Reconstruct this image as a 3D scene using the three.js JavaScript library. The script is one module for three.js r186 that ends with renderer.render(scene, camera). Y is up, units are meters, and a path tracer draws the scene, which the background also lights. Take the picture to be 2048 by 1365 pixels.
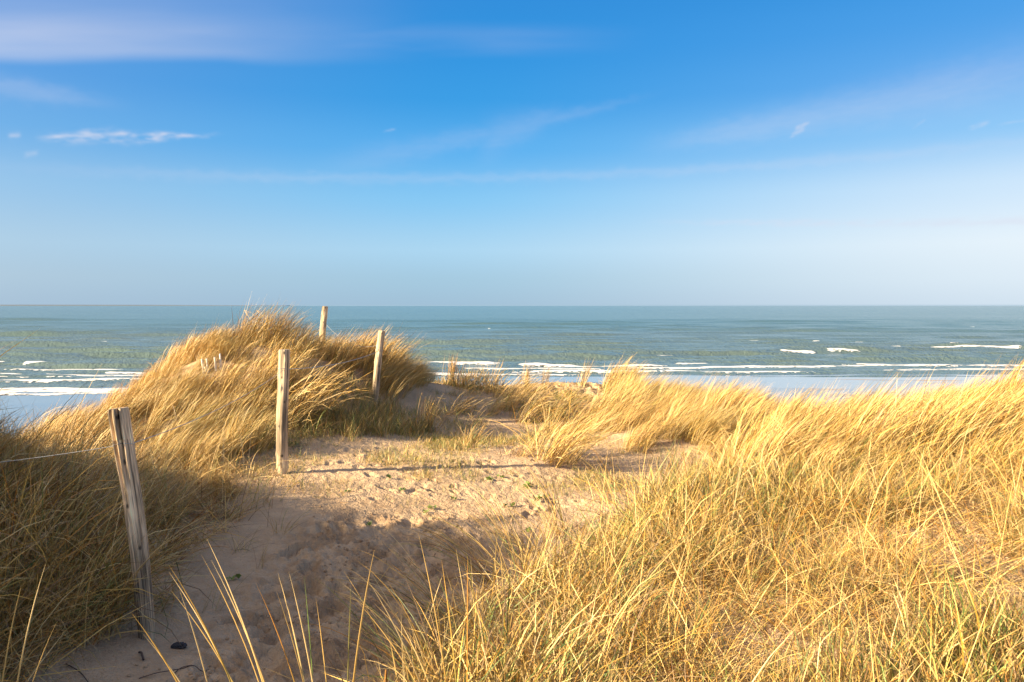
import * as THREE from 'three';
import { mergeGeometries } from 'three/addons/utils/BufferGeometryUtils.js';

// ---------------------------------------------------------------- camera, sky, sun, exposure
const EYE = 9.0;                                   // eye above the sea, metres; sea level is y = 0
const scene = new THREE.Scene();
const camera = new THREE.PerspectiveCamera(46, 1024 / 682, 0.1, 60000);
camera.position.set(0, EYE, 0);
camera.rotation.set(-THREE.MathUtils.degToRad(2.545), 0, 0);
const renderer = new THREE.WebGLRenderer({ antialias: true });
renderer.toneMapping = THREE.LinearToneMapping;
renderer.toneMappingExposure = 3.3;
renderer.shadowMap.enabled = true;

const SUN_AZ = -106, SUN_EL = 20;                // degrees; azimuth 0 is straight ahead, positive to the right
const rad = THREE.MathUtils.degToRad;
const sunDir = new THREE.Vector3(Math.sin(rad(SUN_AZ)) * Math.cos(rad(SUN_EL)), Math.sin(rad(SUN_EL)), -Math.cos(rad(SUN_AZ)) * Math.cos(rad(SUN_EL)));
const sun = new THREE.DirectionalLight(new THREE.Color().setRGB(1, 0.81, 0.53), 5);
sun.position.copy(sunDir).multiplyScalar(60).add(new THREE.Vector3(0, EYE, -8));
sun.target.position.set(0, EYE - 1.5, -8);
sun.castShadow = true;
sun.shadow.mapSize.set(4096, 4096);
Object.assign(sun.shadow.camera, { left: -16, right: 16, top: 16, bottom: -16, near: 1, far: 140 });
sun.shadow.radius = 1.4;
scene.add(sun, sun.target);

// ---------------------------------------------------------------- small tools
function rng(seed) { let a = seed | 0; return () => { a = (a + 0x6d2b79f5) | 0; let t = Math.imul(a ^ (a >>> 15), 1 | a); t = (t + Math.imul(t ^ (t >>> 7), 61 | t)) ^ t; return ((t ^ (t >>> 14)) >>> 0) / 4294967296; }; }
const clamp = (x, a = 0, b = 1) => Math.min(b, Math.max(a, x));
const ss = (a, b, x) => { const t = clamp((x - a) / (b - a)); return t * t * (3 - 2 * t); };
const mix = (a, b, t) => a + (b - a) * t;
const lin = (c) => (c <= 0.04045 ? c / 12.92 : ((c + 0.055) / 1.055) ** 2.4);
function hash(ix, iy) { let h = Math.imul(ix | 0, 374761393) + Math.imul(iy | 0, 668265263); h = Math.imul(h ^ (h >>> 13), 1274126177); return ((h ^ (h >>> 16)) >>> 0) / 4294967296; }
function vn(x, y) {                                 // value noise 0..1
  const ix = Math.floor(x), iy = Math.floor(y), fx = x - ix, fy = y - iy, u = fx * fx * (3 - 2 * fx), v = fy * fy * (3 - 2 * fy);
  return mix(mix(hash(ix, iy), hash(ix + 1, iy), u), mix(hash(ix, iy + 1), hash(ix + 1, iy + 1), u), v);
}
function fbm(x, y, n = 4) { let s = 0, a = 0.5, t = 0; for (let i = 0; i < n; i++) { s += a * vn(x, y); t += a; a *= 0.5; x = x * 2.03 + 17.1; y = y * 2.03 + 5.7; } return s / t; }

// ---------------------------------------------------------------- sky (air and thin cirrus, equirectangular)
{
  const W = 4096, H = 2048, data = new Float32Array(W * H * 4), K = 0.303;
  // rows of sky colour: [elevation, blue middle, hazy side, veiled side]
  const rows = [
    [0.0, [162, 193, 215], [214, 229, 242], [166, 192, 214]],
    [1.8, [165, 202, 224], [226, 239, 249], [173, 200, 220]],
    [3.9, [172, 215, 242], [234, 245, 253], [172, 205, 229]],
    [7.4, [134, 201, 245], [210, 233, 253], [148, 195, 233]],
    [10.8, [90, 177, 240], [148, 203, 248], [106, 174, 231]],
    [14.2, [58, 158, 230], [106, 175, 240], [86, 158, 226]],
    [17.4, [50, 149, 225], [82, 162, 234], [84, 150, 220]],
    [20.5, [50, 143, 220], [62, 150, 226], [92, 146, 216]],
    [35, [44, 112, 190], [48, 116, 194], [84, 126, 190]],
    [60, [62, 112, 180], [62, 112, 180], [84, 122, 180]],
    [90, [66, 112, 176], [66, 112, 176], [70, 114, 176]],
  ].map((r) => [r[0], ...r.slice(1).map((c) => c.map((v) => lin(v / 255)))]);
  // cirrus strokes: azimuth, elevation of both ends, half width at each end (degrees), strength, noise stretch
  const strokes = [
    [-29.9, 10.15, -26.2, 10.6, 0.26, 0.36, 0.6], [-26.8, 10.45, -20.6, 11.1, 0.32, 0.1, 0.72], [-31.8, 10.05, -31.2, 10.15, 0.22, 0.2, 0.35], [-31.0, 9.0, -30.3, 9.25, 0.16, 0.14, 0.3],
    [-11.3, 9.9, 7.8, 13.9, 0.9, 0.25, 0.11], [-2, 11.4, 3.2, 13.2, 1.3, 0.5, 0.13], [-27, 8.4, 34, 9.75, 0.35, 0.3, 0.14], [11.5, 11.2, 34, 13.9, 0.7, 1.6, 0.2], [18.9, 11.1, 19.9, 11.6, 0.14, 0.2, 0.45], [19.2, 11.5, 20.2, 12.0, 0.2, 0.1, 0.45],
    [29.4, 10.75, 30.4, 11.0, 0.1, 0.1, 0.5], [26.3, 11.1, 27, 11.5, 0.08, 0.06, 0.28], [31, 10.8, 33, 10.95, 0.06, 0.06, 0.25], [13, 5.7, 40, 4.75, 0.18, 0.3, 0.35], [-9, 11.9, -8.2, 12.1, 0.06, 0.06, 0.25],
    [-40, 13.2, -27, 12.6, 0.9, 0.4, 0.16],
  ];
  const sv = [0, 0, 0];
  for (let j = H / 2; j < H; j++) {
    const el = ((j + 0.5) / H - 0.5) * 180;
    let k = 0; while (k < rows.length - 2 && el > rows[k + 1][0]) k++;
    const f = ss(0, 1, clamp((el - rows[k][0]) / (rows[k + 1][0] - rows[k][0]))) * 0.3 + 0.7 * clamp((el - rows[k][0]) / (rows[k + 1][0] - rows[k][0]));
    for (let i = 0; i < W; i++) {
      const th = ((i + 0.5) / W - 0.5) * 2 * Math.PI, az = Math.atan2(Math.cos(th), -Math.sin(th)) * 180 / Math.PI;
      const wR = ss(-8, 40, az) * (1 - ss(75, 170, az)), wL = ss(0, -36, az) * (1 - ss(-130, -180, az));
      for (let c = 0; c < 3; c++) {
        const m = mix(rows[k][1][c], rows[k + 1][1][c], f), r = mix(rows[k][2][c], rows[k + 1][2][c], f), l = mix(rows[k][3][c], rows[k + 1][3][c], f);
        sv[c] = m + wR * (r - m) + wL * (l - m);
      }
      // thin high cloud
      let veil = 0;
      if (el < 30 && Math.abs(az) < 60) {
        for (const [a0, e0, a1, e1, w0, w1, s] of strokes) {
          const t = (az - a0) / (a1 - a0);
          if (t < -0.25 || t > 1.25) continue;
          const e = mix(e0, e1, t) + (fbm(az * 1.3, el * 2.5, 3) - 0.5) * 0.45 * Math.min(1, w0 * 3), w = mix(w0, w1, clamp(t)), q = (el - e) / w;
          if (Math.abs(q) > 3) continue;
          const n = fbm(az * 0.9 + el * 1.6, el * 6 - az * 0.9 + 40, 4);
          veil = Math.max(veil, s * Math.exp(-q * q) * ss(-0.2, 0.2, t) * ss(1.2, 0.75, t) * (s > 0.22 ? ss(0.12, 0.8, n) * 1.2 : 0.75 + 0.5 * n));
        }
      }
      // a broad sheet of cirrus, thickest to the upper left
      const e0 = Math.abs(az) < 75 ? Math.atan(Math.tan(rad(el)) / Math.cos(rad(az))) * 180 / Math.PI : 90, wav = 0.5 * (fbm(az * 0.2, e0 * 0.3, 2) - 0.5);
      const sheet = ss(16.3, 17.3, e0 + wav) * mix(1, 0.35, ss(18.2, 20.2, e0)) * ss(34, 22, e0) * ss(-4, -31, az + wav * 5);
      veil = Math.max(veil, sheet * (0.40 + 0.3 * (fbm(az * 0.1, e0 * 0.9 + 9, 4) - 0.4)), 0.13 * ss(20, 6, Math.abs(az + 9)) * ss(16.7, 17.6, e0) * ss(19.4, 18.2, e0) * fbm(az * 0.15 + 3, e0 * 1.4, 3));
      if (el > 22) { const sx = Math.sin(th) / Math.tan(rad(el)), sy = Math.cos(th) / Math.tan(rad(el)); veil = Math.max(veil, 0.62 * ss(0.25, 0.75, fbm(sx * 2.2 + 30, sy * 0.8 + 11, 5)) * ss(22, 40, el)); }  // unseen overhead veil, added as warm fill light for the shaded ground
      // warm brightening of the air round the low sun, strengthened to fill the shade
      const cs = Math.cos(rad(el)) * Math.cos(rad(el < 90 ? el : 90)) * 0 + Math.sin(rad(el)) * sunDir.y + Math.cos(rad(el)) * (Math.sin(rad(az)) * sunDir.x - Math.cos(rad(az)) * sunDir.z);
      const an = Math.acos(clamp(cs, -1, 1)) * 180 / Math.PI, g1 = 2.8 * Math.exp(-an / 9) + 1.4 * Math.exp(-((an / 36) ** 2));
      const o = (j * W + i) * 4, hi = ss(22, 40, el), cl = [mix(0.72, 0.68, hi), mix(0.74, 0.61, hi), mix(0.86, 0.55, hi)];
      data[o] = K * (mix(sv[0], cl[0], veil) + g1 * 1.0); data[o + 1] = K * (mix(sv[1], cl[1], veil) + g1 * 0.78); data[o + 2] = K * (mix(sv[2], cl[2], veil) + g1 * 0.5); data[o + 3] = 1;
    }
  }
  for (let i = 0; i < W * (H / 2); i++) { data[i * 4] = 0.115; data[i * 4 + 1] = 0.162; data[i * 4 + 2] = 0.205; data[i * 4 + 3] = 1; }
  const sky = new THREE.DataTexture(data, W, H, THREE.RGBAFormat, THREE.FloatType);
  sky.mapping = THREE.EquirectangularReflectionMapping; sky.magFilter = THREE.LinearFilter; sky.needsUpdate = true;
  scene.background = sky; scene.environment = sky;
}

// ---------------------------------------------------------------- naming helpers
const taken = new Map();
function numbered(name) { const n = taken.get(name) ?? 0; taken.set(name, n + 1); return n ? `${name}_${String(n).padStart(3, '0')}` : name; }
function shade(o) { o.traverse((m) => { if (m.isMesh) { m.castShadow = true; m.receiveShadow = true; } }); return o; }
function put(o, name, label, category, { group, kind } = {}) {
  o.name = numbered(name); o.userData = {};
  if (label) o.userData.label = label; if (category) o.userData.category = category; if (group) o.userData.group = group; if (kind) o.userData.kind = kind;
  scene.add(shade(o)); return o;
}
function part(parent, name, geo, mat, label) { const m = new THREE.Mesh(geo, mat); m.name = name; if (label) m.userData.label = label; parent.add(m); return m; }

// ---------------------------------------------------------------- procedural textures
function tex(w, h, fn, srgb, rep) {
  const d = new Uint8Array(w * h * 4);
  for (let y = 0; y < h; y++) for (let x = 0; x < w; x++) { const c = fn(x, y); const o = (y * w + x) * 4; d[o] = clamp(c[0]) * 255; d[o + 1] = clamp(c[1] ?? c[0]) * 255; d[o + 2] = clamp(c[2] ?? c[0]) * 255; d[o + 3] = 255; }
  const t = new THREE.DataTexture(d, w, h); t.wrapS = t.wrapT = THREE.RepeatWrapping; t.magFilter = THREE.LinearFilter; t.minFilter = THREE.LinearMipmapLinearFilter; t.generateMipmaps = true;
  if (srgb) t.colorSpace = THREE.SRGBColorSpace; if (rep) t.repeat.set(rep[0], rep[1]); t.needsUpdate = true; return t;
}
function tileNoise(px, py, cells, seed) {            // tiling value noise
  const x = px * cells, y = py * cells, ix = Math.floor(x), iy = Math.floor(y), fx = x - ix, fy = y - iy, u = fx * fx * (3 - 2 * fx), v = fy * fy * (3 - 2 * fy), m = (a) => ((a % cells) + cells) % cells;
  return mix(mix(hash(m(ix) + seed, m(iy)), hash(m(ix + 1) + seed, m(iy)), u), mix(hash(m(ix) + seed, m(iy + 1)), hash(m(ix + 1) + seed, m(iy + 1)), u), v);
}
const sandMap = tex(1024, 1024, (x, y) => {
  const u = x / 1024, v = y / 1024, g = hash(x, y * 3 + 7), n = tileNoise(u, v, 9, 1) * 0.5 + tileNoise(u, v, 31, 60) * 0.3 + tileNoise(u, v, 120, 200) * 0.2;
  const speck = g > 0.985 ? -0.22 : g < 0.012 ? 0.12 : (g - 0.5) * 0.1, b = 0.94 + (n - 0.5) * 0.16 + speck;
  return [b, b * 0.995, b * 0.985];
}, true);
const sandBump = tex(1024, 1024, (x, y) => { const u = x / 1024, v = y / 1024; return [tileNoise(u, v, 40, 3) * 0.45 + tileNoise(u, v, 110, 77) * 0.35 + tileNoise(u, v, 300, 31) * 0.2]; });

// ---------------------------------------------------------------- the lie of the land, heights relative to the eye
// control points: x, distance ahead, height
const CP = [
  [0, 0, -1.62], [0, -3, -1.62], [-2, 0, -1.5], [-2, -3, -1.5], [2, 0, -1.6], [3, -3, -1.6], [6, 0, -1.6],
  [-0.9, 2, -1.64], [-0.9, 3.3, -1.66], [-1.8, 3.9, -1.63], [-1.6, 3.3, -1.62], [-0.7, 4.3, -1.68], [-1, 5.6, -1.63], [-1.98, 6.9, -1.45], [-0.2, 6.8, -1.55], [-0.7, 8.3, -1.47],
  [-1.75, 10.3, -1.31], [-0.2, 10, -1.62], [0.1, 12, -1.5], [0.7, 11.2, -1.56], [-0.84, 13, -1.31], [1.31, 13.4, -1.38], [1.35, 10.5, -1.62], [1.1, 7.5, -1.64], [1.9, 8, -1.55], [0.5, 7.6, -1.53],
  [0.6, 5.4, -1.6], [0.3, 3.6, -1.55], [0.5, 2, -1.58], [1.5, 3, -1.42], [2.5, 4, -1.32], [2, 6, -1.38], [4, 6, -1.28], [3, 8.4, -1.47], [5, 8.5, -1.18], [4.3, 8.2, -1.25], [7, 8.5, -1.42], [4, 10.5, -1.75], [6, 11, -1.75], [1.9, 9.6, -1.42], [2.6, 11, -1.75], [6, 4, -1.4], [9, 6, -1.6],
  [-2.6, 4.2, -1.42], [-2.3, 3, -1.52], [-2.6, 5.2, -1.42], [-3.2, 6.6, -1.52], [-2.9, 7.8, -1.38],
  [-4.5, 4.4, -0.3], [-4.5, 3, -0.28], [-4.5, 1, -0.3], [-4.5, -2, -0.4], [-4.5, 5.2, -0.42], [-4.45, 6.1, -1.3], [-4.6, 7.5, -1.45], [-5.8, 4, -0.6], [-5.8, 1, -0.6], [-7.5, 4, -1.6], [-7.5, 0, -1.6], [-6.5, 7, -2.0], [-8, 10, -3.2],
  [-3.2, 10.4, -0.5], [-3.7, 9.5, -0.7], [-3.85, 8.5, -1.08], [-4.9, 9.6, -1.35], [-4.6, 11, -1.1], [-2.5, 9.1, -1.12], [-2.85, 12, -1.02], [-2.05, 11.6, -0.9], [-1.2, 12.4, -1.22], [-3.4, 12.4, -1.1],
];
function solve(A, b) { const n = b.length; for (let i = 0; i < n; i++) { let p = i; for (let r = i + 1; r < n; r++) if (Math.abs(A[r][i]) > Math.abs(A[p][i])) p = r; [A[i], A[p]] = [A[p], A[i]]; [b[i], b[p]] = [b[p], b[i]]; for (let r = i + 1; r < n; r++) { const f = A[r][i] / A[i][i]; if (f) { for (let c = i; c < n; c++) A[r][c] -= f * A[i][c]; b[r] -= f * b[i]; } } } const x = new Array(n); for (let i = n - 1; i >= 0; i--) { let s = b[i]; for (let c = i + 1; c < n; c++) s -= A[i][c] * x[c]; x[i] = s / A[i][i]; } return x; }
const U = (r2) => (r2 < 1e-9 ? 0 : 0.5 * r2 * Math.log(r2));
const TPS = (() => { const n = CP.length, A = [], b = []; for (let i = 0; i < n; i++) { const r = []; for (let j = 0; j < n; j++) r.push(U((CP[i][0] - CP[j][0]) ** 2 + (CP[i][1] - CP[j][1]) ** 2) + (i === j ? 0.02 : 0)); r.push(1, CP[i][0], CP[i][1]); A.push(r); b.push(CP[i][2]); } A.push([...CP.map(() => 1), 0, 0, 0], [...CP.map((c) => c[0]), 0, 0, 0], [...CP.map((c) => c[1]), 0, 0, 0]); b.push(0, 0, 0); return solve(A, b); })();
const crest = (x) => 13.4 + 0.35 * Math.sin(x * 0.9) + (x < -3 ? (x + 3) * 0.95 : 0) + (x > 2 ? -(x - 2) * 0.5 : 0);
function dune(x, d) {                              // smooth ground, relative to the eye
  const n = CP.length; let h = TPS[n] + TPS[n + 1] * x + TPS[n + 2] * d;
  for (let i = 0; i < n; i++) h += TPS[i] * U((CP[i][0] - x) ** 2 + (CP[i][1] - d) ** 2);
  h = clamp(h, -2.4, -0.2);
  const e = d - crest(x); if (e > 0) h -= e * e * 0.16 / (1 + e * 0.18);
  if (x > 9) h -= (x - 9) ** 2 * 0.02; if (x < -8.5) h -= (x + 8.5) ** 2 * 0.05; if (d < -3) h += clamp((-3 - d) * 0.04, 0, 0.4);
  return Math.max(h, -8.95);
}
// the trodden, mostly bare sand
const SAND = [[-2.15, 0.5], [-2.05, 3.24], [-1.93, 3.7], [-2.08, 4.4], [-2.25, 5.04], [-2.15, 6.2], [-2.5, 7.4], [-2.5, 8.1], [-1.97, 9.4], [-1.15, 9.9], [-1.05, 12.7], [-1.3, 14.5], [1.7, 14.5], [1.5, 12.4], [1.1, 10.5], [0.85, 9.2], [1.1, 8.5], [2.1, 8.2], [2.0, 7.0], [1.45, 6.2], [0.75, 5.3], [0.25, 4.6], [-0.12, 3.95], [-0.36, 3.2], [-0.5, 0.5]];
function sandDist(x, d) {                          // > 0 inside the sand, metres to the edge
  let inside = false, best = 1e9;
  for (let i = 0, j = SAND.length - 1; i < SAND.length; j = i++) {
    const [xi, yi] = SAND[i], [xj, yj] = SAND[j];
    if ((yi > d) !== (yj > d) && x < (xj - xi) * (d - yi) / (yj - yi) + xi) inside = !inside;
    const t = clamp(((x - xi) * (xj - xi) + (d - yi) * (yj - yi)) / ((xj - xi) ** 2 + (yj - yi) ** 2));
    best = Math.min(best, Math.hypot(x - xi - t * (xj - xi), d - yi - t * (yj - yi)));
  }
  return inside ? best : -best;
}
// footprints in the sand
const prints = new Map();
{
  const r = rng(11), add = (x, d, L, w, dep, a) => { const p = [x, d, L, w, dep, Math.cos(a), Math.sin(a), r() * 50]; for (let i = Math.floor((x - 0.3) / 0.3); i <= Math.floor((x + 0.3) / 0.3); i++) for (let j = Math.floor((d - 0.3) / 0.3); j <= Math.floor((d + 0.3) / 0.3); j++) { const k = i * 1000 + j; if (!prints.has(k)) prints.set(k, []); prints.get(k).push(p); } };
  for (let i = 0; i < 210; i++) {                 // the churned path
    const d = 2.6 + r() * 3.3, t = (d - 2.6) / 3.3, c = mix(-0.95, -0.72, t) + 0.1 * Math.sin(d * 2.1), x = c + (r() + r() - 1) * mix(0.62, 0.85, t);
    add(x, d, 0.07 + r() * 0.12, 0.045 + r() * 0.05, (0.012 + r() * 0.04) * (1 - 0.75 * ss(5.2, 6.2, d)), 1.57 + (r() - 0.5) * 1.6);
  }
  for (let i = 0; i < 150; i++) { const d = 6.3 + r() * 2.2; add(-2 + r() * 3.2, d, 0.03 + r() * 0.06, 0.025 + r() * 0.03, 0.003 + r() * 0.011, r() * 3); }
  for (let i = 0; i < 110; i++) add(1.25 + (r() - 0.5) * 1.1, 12.4 + r() * 1.3, 0.12 + r() * 0.12, 0.08 + r() * 0.05, 0.03 + r() * 0.05, r() * 3);
  for (const [x, d] of [[-1.28, 5.02], [-1.42, 4.6], [-1.33, 4.2], [-1.15, 5.5], [-1.2, 3.95], [-1.38, 3.6]]) add(x, d, 0.13, 0.06, 0.035, 1.2 + r() * 0.5);
  for (const [x, d] of [[-0.55, 7.4], [-0.35, 7.55], [-0.9, 7.2], [-0.6, 6.75], [0.15, 6.15], [0.25, 6.3]]) for (let k = 0; k < 6; k++) add(x + (r() - 0.5) * 0.3, d + (r() - 0.5) * 0.3, 0.04 + r() * 0.04, 0.02 + r() * 0.02, 0.008 + r() * 0.014, r() * 3);
}
function sandRelief(x, d) {
  if (x < -3.4 || x > 2.6 || d < 2 || d > 14.4) return 0;
  let h = (fbm(x * 1.7, d * 1.7, 3) - 0.5) * 0.05 + (fbm(x * 6 + 9, d * 6, 3) - 0.5) * 0.014;
  const list = prints.get(Math.floor(x / 0.3) * 1000 + Math.floor(d / 0.3));
  let dig = 0, rim = 0;
  if (list) for (const [px, pd, L, w, dep, ca, sa, s] of list) {
    const dx = x - px, dy = d - pd, wob = 1 + 0.5 * (vn(x * 22 + s, d * 22) - 0.5), q = Math.hypot((dx * ca + dy * sa) / L, (-dx * sa + dy * ca) / w) * wob;
    if (q < 1) dig = Math.max(dig, dep * (1 - ss(0.45, 1, q))); if (q > 0.7 && q < 1.9) rim = Math.max(rim, dep * 0.45 * ss(0.75, 1.1, q) * ss(1.9, 1.15, q));
  }
  const c = mix(-0.95, -0.7, clamp((d - 2.6) / 4)), tr = ss(0.95, 0.4, Math.abs(x - c - 0.1 * Math.sin(d * 2.1)) / (0.75 + 0.05 * d)) * ss(6.5, 5.2, d);
  const crumb = Math.abs(fbm(x * 19 + 3, d * 19, 4) - 0.5) * 2, bit = vn(x * 55, d * 55) - 0.5;
  h += tr * (0.05 * (0.32 - crumb) * (0.5 + fbm(x * 3, d * 3 + 8, 2)) + 0.014 * bit) - dig + rim * (0.6 + 0.8 * vn(x * 30, d * 30));
  const far = ss(11.8, 12.6, d) * ss(0.5, 0.9, x); h += far * 0.05 * (fbm(x * 7, d * 7, 4) - 0.5);
  h += ss(6, 6.6, d) * ss(9, 8, d) * 0.012 * (fbm(x * 14, d * 14, 3) - 0.5);
  return h;
}
const ground = (x, d) => EYE + dune(x, d) + sandRelief(x, d);

function spaced(stops) { const out = []; for (let i = 0; i < stops.length - 1; i++) { const [a, s0] = stops[i], [b, s1] = stops[i + 1]; let x = a; while (x < b - 1e-6) { out.push(x); x += mix(s0, s1, (x - a) / (b - a)); } } out.push(stops[stops.length - 1][0]); return out; }
const sandMat = new THREE.MeshStandardMaterial({ color: new THREE.Color().setRGB(0.57, 0.40, 0.245), roughness: 0.95, map: sandMap, bumpMap: sandBump, bumpScale: 0.016, vertexColors: true });
{
  const xs = spaced([[-14, 0.6], [-6, 0.25], [-2.7, 0.03], [-2.4, 0.0155], [0.9, 0.0155], [2.4, 0.05], [6, 0.25], [16, 0.6]]);
  const ds = spaced([[-8, 0.6], [0, 0.25], [2.7, 0.02], [3.2, 0.014], [7, 0.018], [9, 0.035], [12.2, 0.035], [14, 0.06], [17, 0.2], [34, 0.9]]);
  const nx = xs.length, nd = ds.length, P = new Float32Array(nx * nd * 3), UV = new Float32Array(nx * nd * 2), C = new Float32Array(nx * nd * 3), I = new Uint32Array((nx - 1) * (nd - 1) * 6);
  // smooth height is evaluated on a coarse lattice first, it is costly
  const LX = -14.5, LD = -8.5, ST = 0.1, NLX = 310, NLD = 435, lat = new Float32Array(NLX * NLD);
  for (let j = 0; j < NLD; j++) for (let i = 0; i < NLX; i++) lat[j * NLX + i] = dune(LX + i * ST, LD + j * ST);
  const smooth = (x, d) => { const u = (x - LX) / ST, v = (d - LD) / ST, i = clamp(Math.floor(u), 0, NLX - 2), j = clamp(Math.floor(v), 0, NLD - 2), a = u - i, b = v - j; return mix(mix(lat[j * NLX + i], lat[j * NLX + i + 1], a), mix(lat[(j + 1) * NLX + i], lat[(j + 1) * NLX + i + 1], a), b); };
  for (let j = 0; j < nd; j++) for (let i = 0; i < nx; i++) {
    const k = j * nx + i, x = xs[i], d = ds[j];
    P[k * 3] = x; P[k * 3 + 1] = EYE + smooth(x, d) + sandRelief(x, d); P[k * 3 + 2] = -d; UV[k * 2] = x * 0.9; UV[k * 2 + 1] = d * 0.9;
    // freshly turned sand is damp and browner, in ragged patches
    const c = mix(-0.95, -0.7, clamp((d - 2.6) / 4)), tr = ss(1.0, 0.5, Math.abs(x - c) / (0.75 + 0.05 * d)) * ss(7, 5.6, d), damp = tr * ss(0.44, 0.56, fbm(x * 8 + 2, d * 8, 5)), t = 0.93 + 0.14 * fbm(x * 0.8, d * 0.8 + 4, 3);
    C[k * 3] = t * mix(1, 0.76, damp); C[k * 3 + 1] = t * mix(1, 0.71, damp); C[k * 3 + 2] = t * mix(1, 0.65, damp);
  }
  let o = 0; for (let j = 0; j < nd - 1; j++) for (let i = 0; i < nx - 1; i++) { const a = j * nx + i, b = a + 1, c = a + nx, e = c + 1; I[o++] = a; I[o++] = b; I[o++] = c; I[o++] = b; I[o++] = e; I[o++] = c; }
  const g = new THREE.BufferGeometry(); g.setAttribute('position', new THREE.BufferAttribute(P, 3)); g.setAttribute('uv', new THREE.BufferAttribute(UV, 2)); g.setAttribute('color', new THREE.BufferAttribute(C, 3)); g.setIndex(new THREE.BufferAttribute(I, 1)); g.computeVertexNormals();
  put(new THREE.Mesh(g, sandMat), 'dune', 'pale trodden sand dune with a path leading over to the sea', 'dune', { kind: 'structure' });
  console.log('dune', nx, nd, nx * nd * 2);
}

// ---------------------------------------------------------------- beach and sea
const shore = (x) => 101 + (x < 0 ? Math.max(-30, x * 0.34) : Math.min(9, x * 0.12)) + 1.2 * Math.sin(x * 0.11) + 0.7 * Math.sin(x * 0.29 + 1);
const beachH = (x, d) => { const s = shore(x) - d; let h = s > 0 ? s * 0.011 : s * 0.02; return h + 0.05 * (fbm(x * 0.05 + 7, d * 0.16, 3) - 0.5); };
{
  const TW = 1024, TH = 512, X0 = -160, X1 = 160, D0 = 20, D1 = 130;
  const bar = (x, d) => { const s = shore(x) - d, n = fbm(x * 0.05 + 20, d * 0.22 + x * 0.02, 4); return clamp(ss(0.54, 0.62, n) * ss(5, 12, s) * ss(24, 46, x) + ss(44, 60, s)); };
  const cm = tex(TW, TH, (i, j) => { const x = mix(X0, X1, i / TW), d = mix(D0, D1, j / TH), b = bar(x, d), n = 0.9 + 0.2 * fbm(x * 0.4, d * 1.2, 3); return [n * mix(0.42, 0.74, b), n * mix(0.37, 0.60, b), n * mix(0.32, 0.44, b)]; }, true);
  const rm = tex(TW, TH, (i, j) => { const x = mix(X0, X1, i / TW), d = mix(D0, D1, j / TH), b = bar(x, d); return [mix(0.16, 0.85, b)]; });
  cm.wrapS = cm.wrapT = rm.wrapS = rm.wrapT = THREE.ClampToEdgeWrapping;
  const wet = tex(TW, TH, (i, j) => { const x = mix(X0, X1, i / TW), d = mix(D0, D1, j / TH); return [1 - bar(x, d)]; }); wet.wrapS = wet.wrapT = THREE.ClampToEdgeWrapping;
  const g = new THREE.PlaneGeometry(320, 110, 320, 220), p = g.attributes.position, uv = g.attributes.uv;
  for (let i = 0; i < p.count; i++) { const x = p.getX(i), d = 75 + p.getY(i); p.setXYZ(i, x, beachH(x, d), -d); uv.setXY(i, (x - X0) / (X1 - X0), (d - D0) / (D1 - D0)); }
  g.computeVertexNormals();
  put(new THREE.Mesh(g, new THREE.MeshPhysicalMaterial({ map: cm, roughnessMap: rm, roughness: 1, clearcoat: 1, clearcoatMap: wet, clearcoatRoughness: 0.05 })), 'beach', 'wet flat beach with brown sand bars at the tide line', 'beach', { kind: 'structure' });
}
// waves: many sine trains running to the shore
const trains = []; { const r = rng(5); for (let i = 0; i < 46; i++) { const wl = 1.6 * 1.085 ** i * (0.9 + 0.2 * r()), a = (r() + r() - 1) * (wl > 14 ? 0.2 : wl > 6 ? 0.4 : 0.6); trains.push([2 * Math.PI / wl * Math.sin(a), 2 * Math.PI / wl * Math.cos(a), r() * 6.28, 0.017 * wl ** 0.6 * (wl > 2.2 && wl < 11 ? 1.25 : 1), wl]); } }
// breaking waves: x range, mean distance, height, reach of the foam in front
const BREAK = [
  [-15, -1.5, 117, 0.55, 5], [0.6, 22.5, 116, 0.62, 5.5], [24, 29.5, 117.5, 0.5, 4], [26, 52, 113, 0.34, 4.5], [-7, 13, 109.5, 0.26, 4.5], [15.5, 34, 110.5, 0.24, 4], [48, 98, 116, 0.4, 5],
  [51.5, 58, 154, 0.75, 4.5], [60.8, 67.5, 155, 0.6, 4], [86, 106, 167, 0.85, 6], [78, 110, 139, 0.5, 5], [99, 112, 160, 0.5, 5], [-72, -66, 117, 0.5, 4], [-58, -40, 86.5, 0.42, 5.5], [-53, -47.2, 104, 0.35, 3.5], [-60, -30, 81, 0.16, 4], [-42, -20, 95, 0.3, 4.5], [-70, -48, 110, 0.22, 4], [-62, -36, 95, 0.05, 5], [-60, -28, 84, 0.06, 9], [-34, 10, 104, 0.07, 5], [0, 40, 106.5, 0.07, 4], [30, 90, 110.5, 0.07, 5], [-66, -40, 101, 0.1, 7],
];
const SWELL = [[-70, -35, 118, 0.55, 4], [-20, 60, 118.5, 0.4, 4], [40, 110, 168.5, 0.55, 5], [-60, 10, 137, 0.28, 4], [20, 90, 131, 0.3, 4], [44, 76, 156.5, 0.4, 4.5], [-100, -30, 168, 0.35, 5], [-10, 60, 190, 0.3, 6], [60, 120, 204, 0.35, 6]];
const bow = (x, d) => d + 0.9 * Math.sin(x * 0.13 + d) + 0.45 * Math.sin(x * 0.41 + d * 2);
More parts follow.
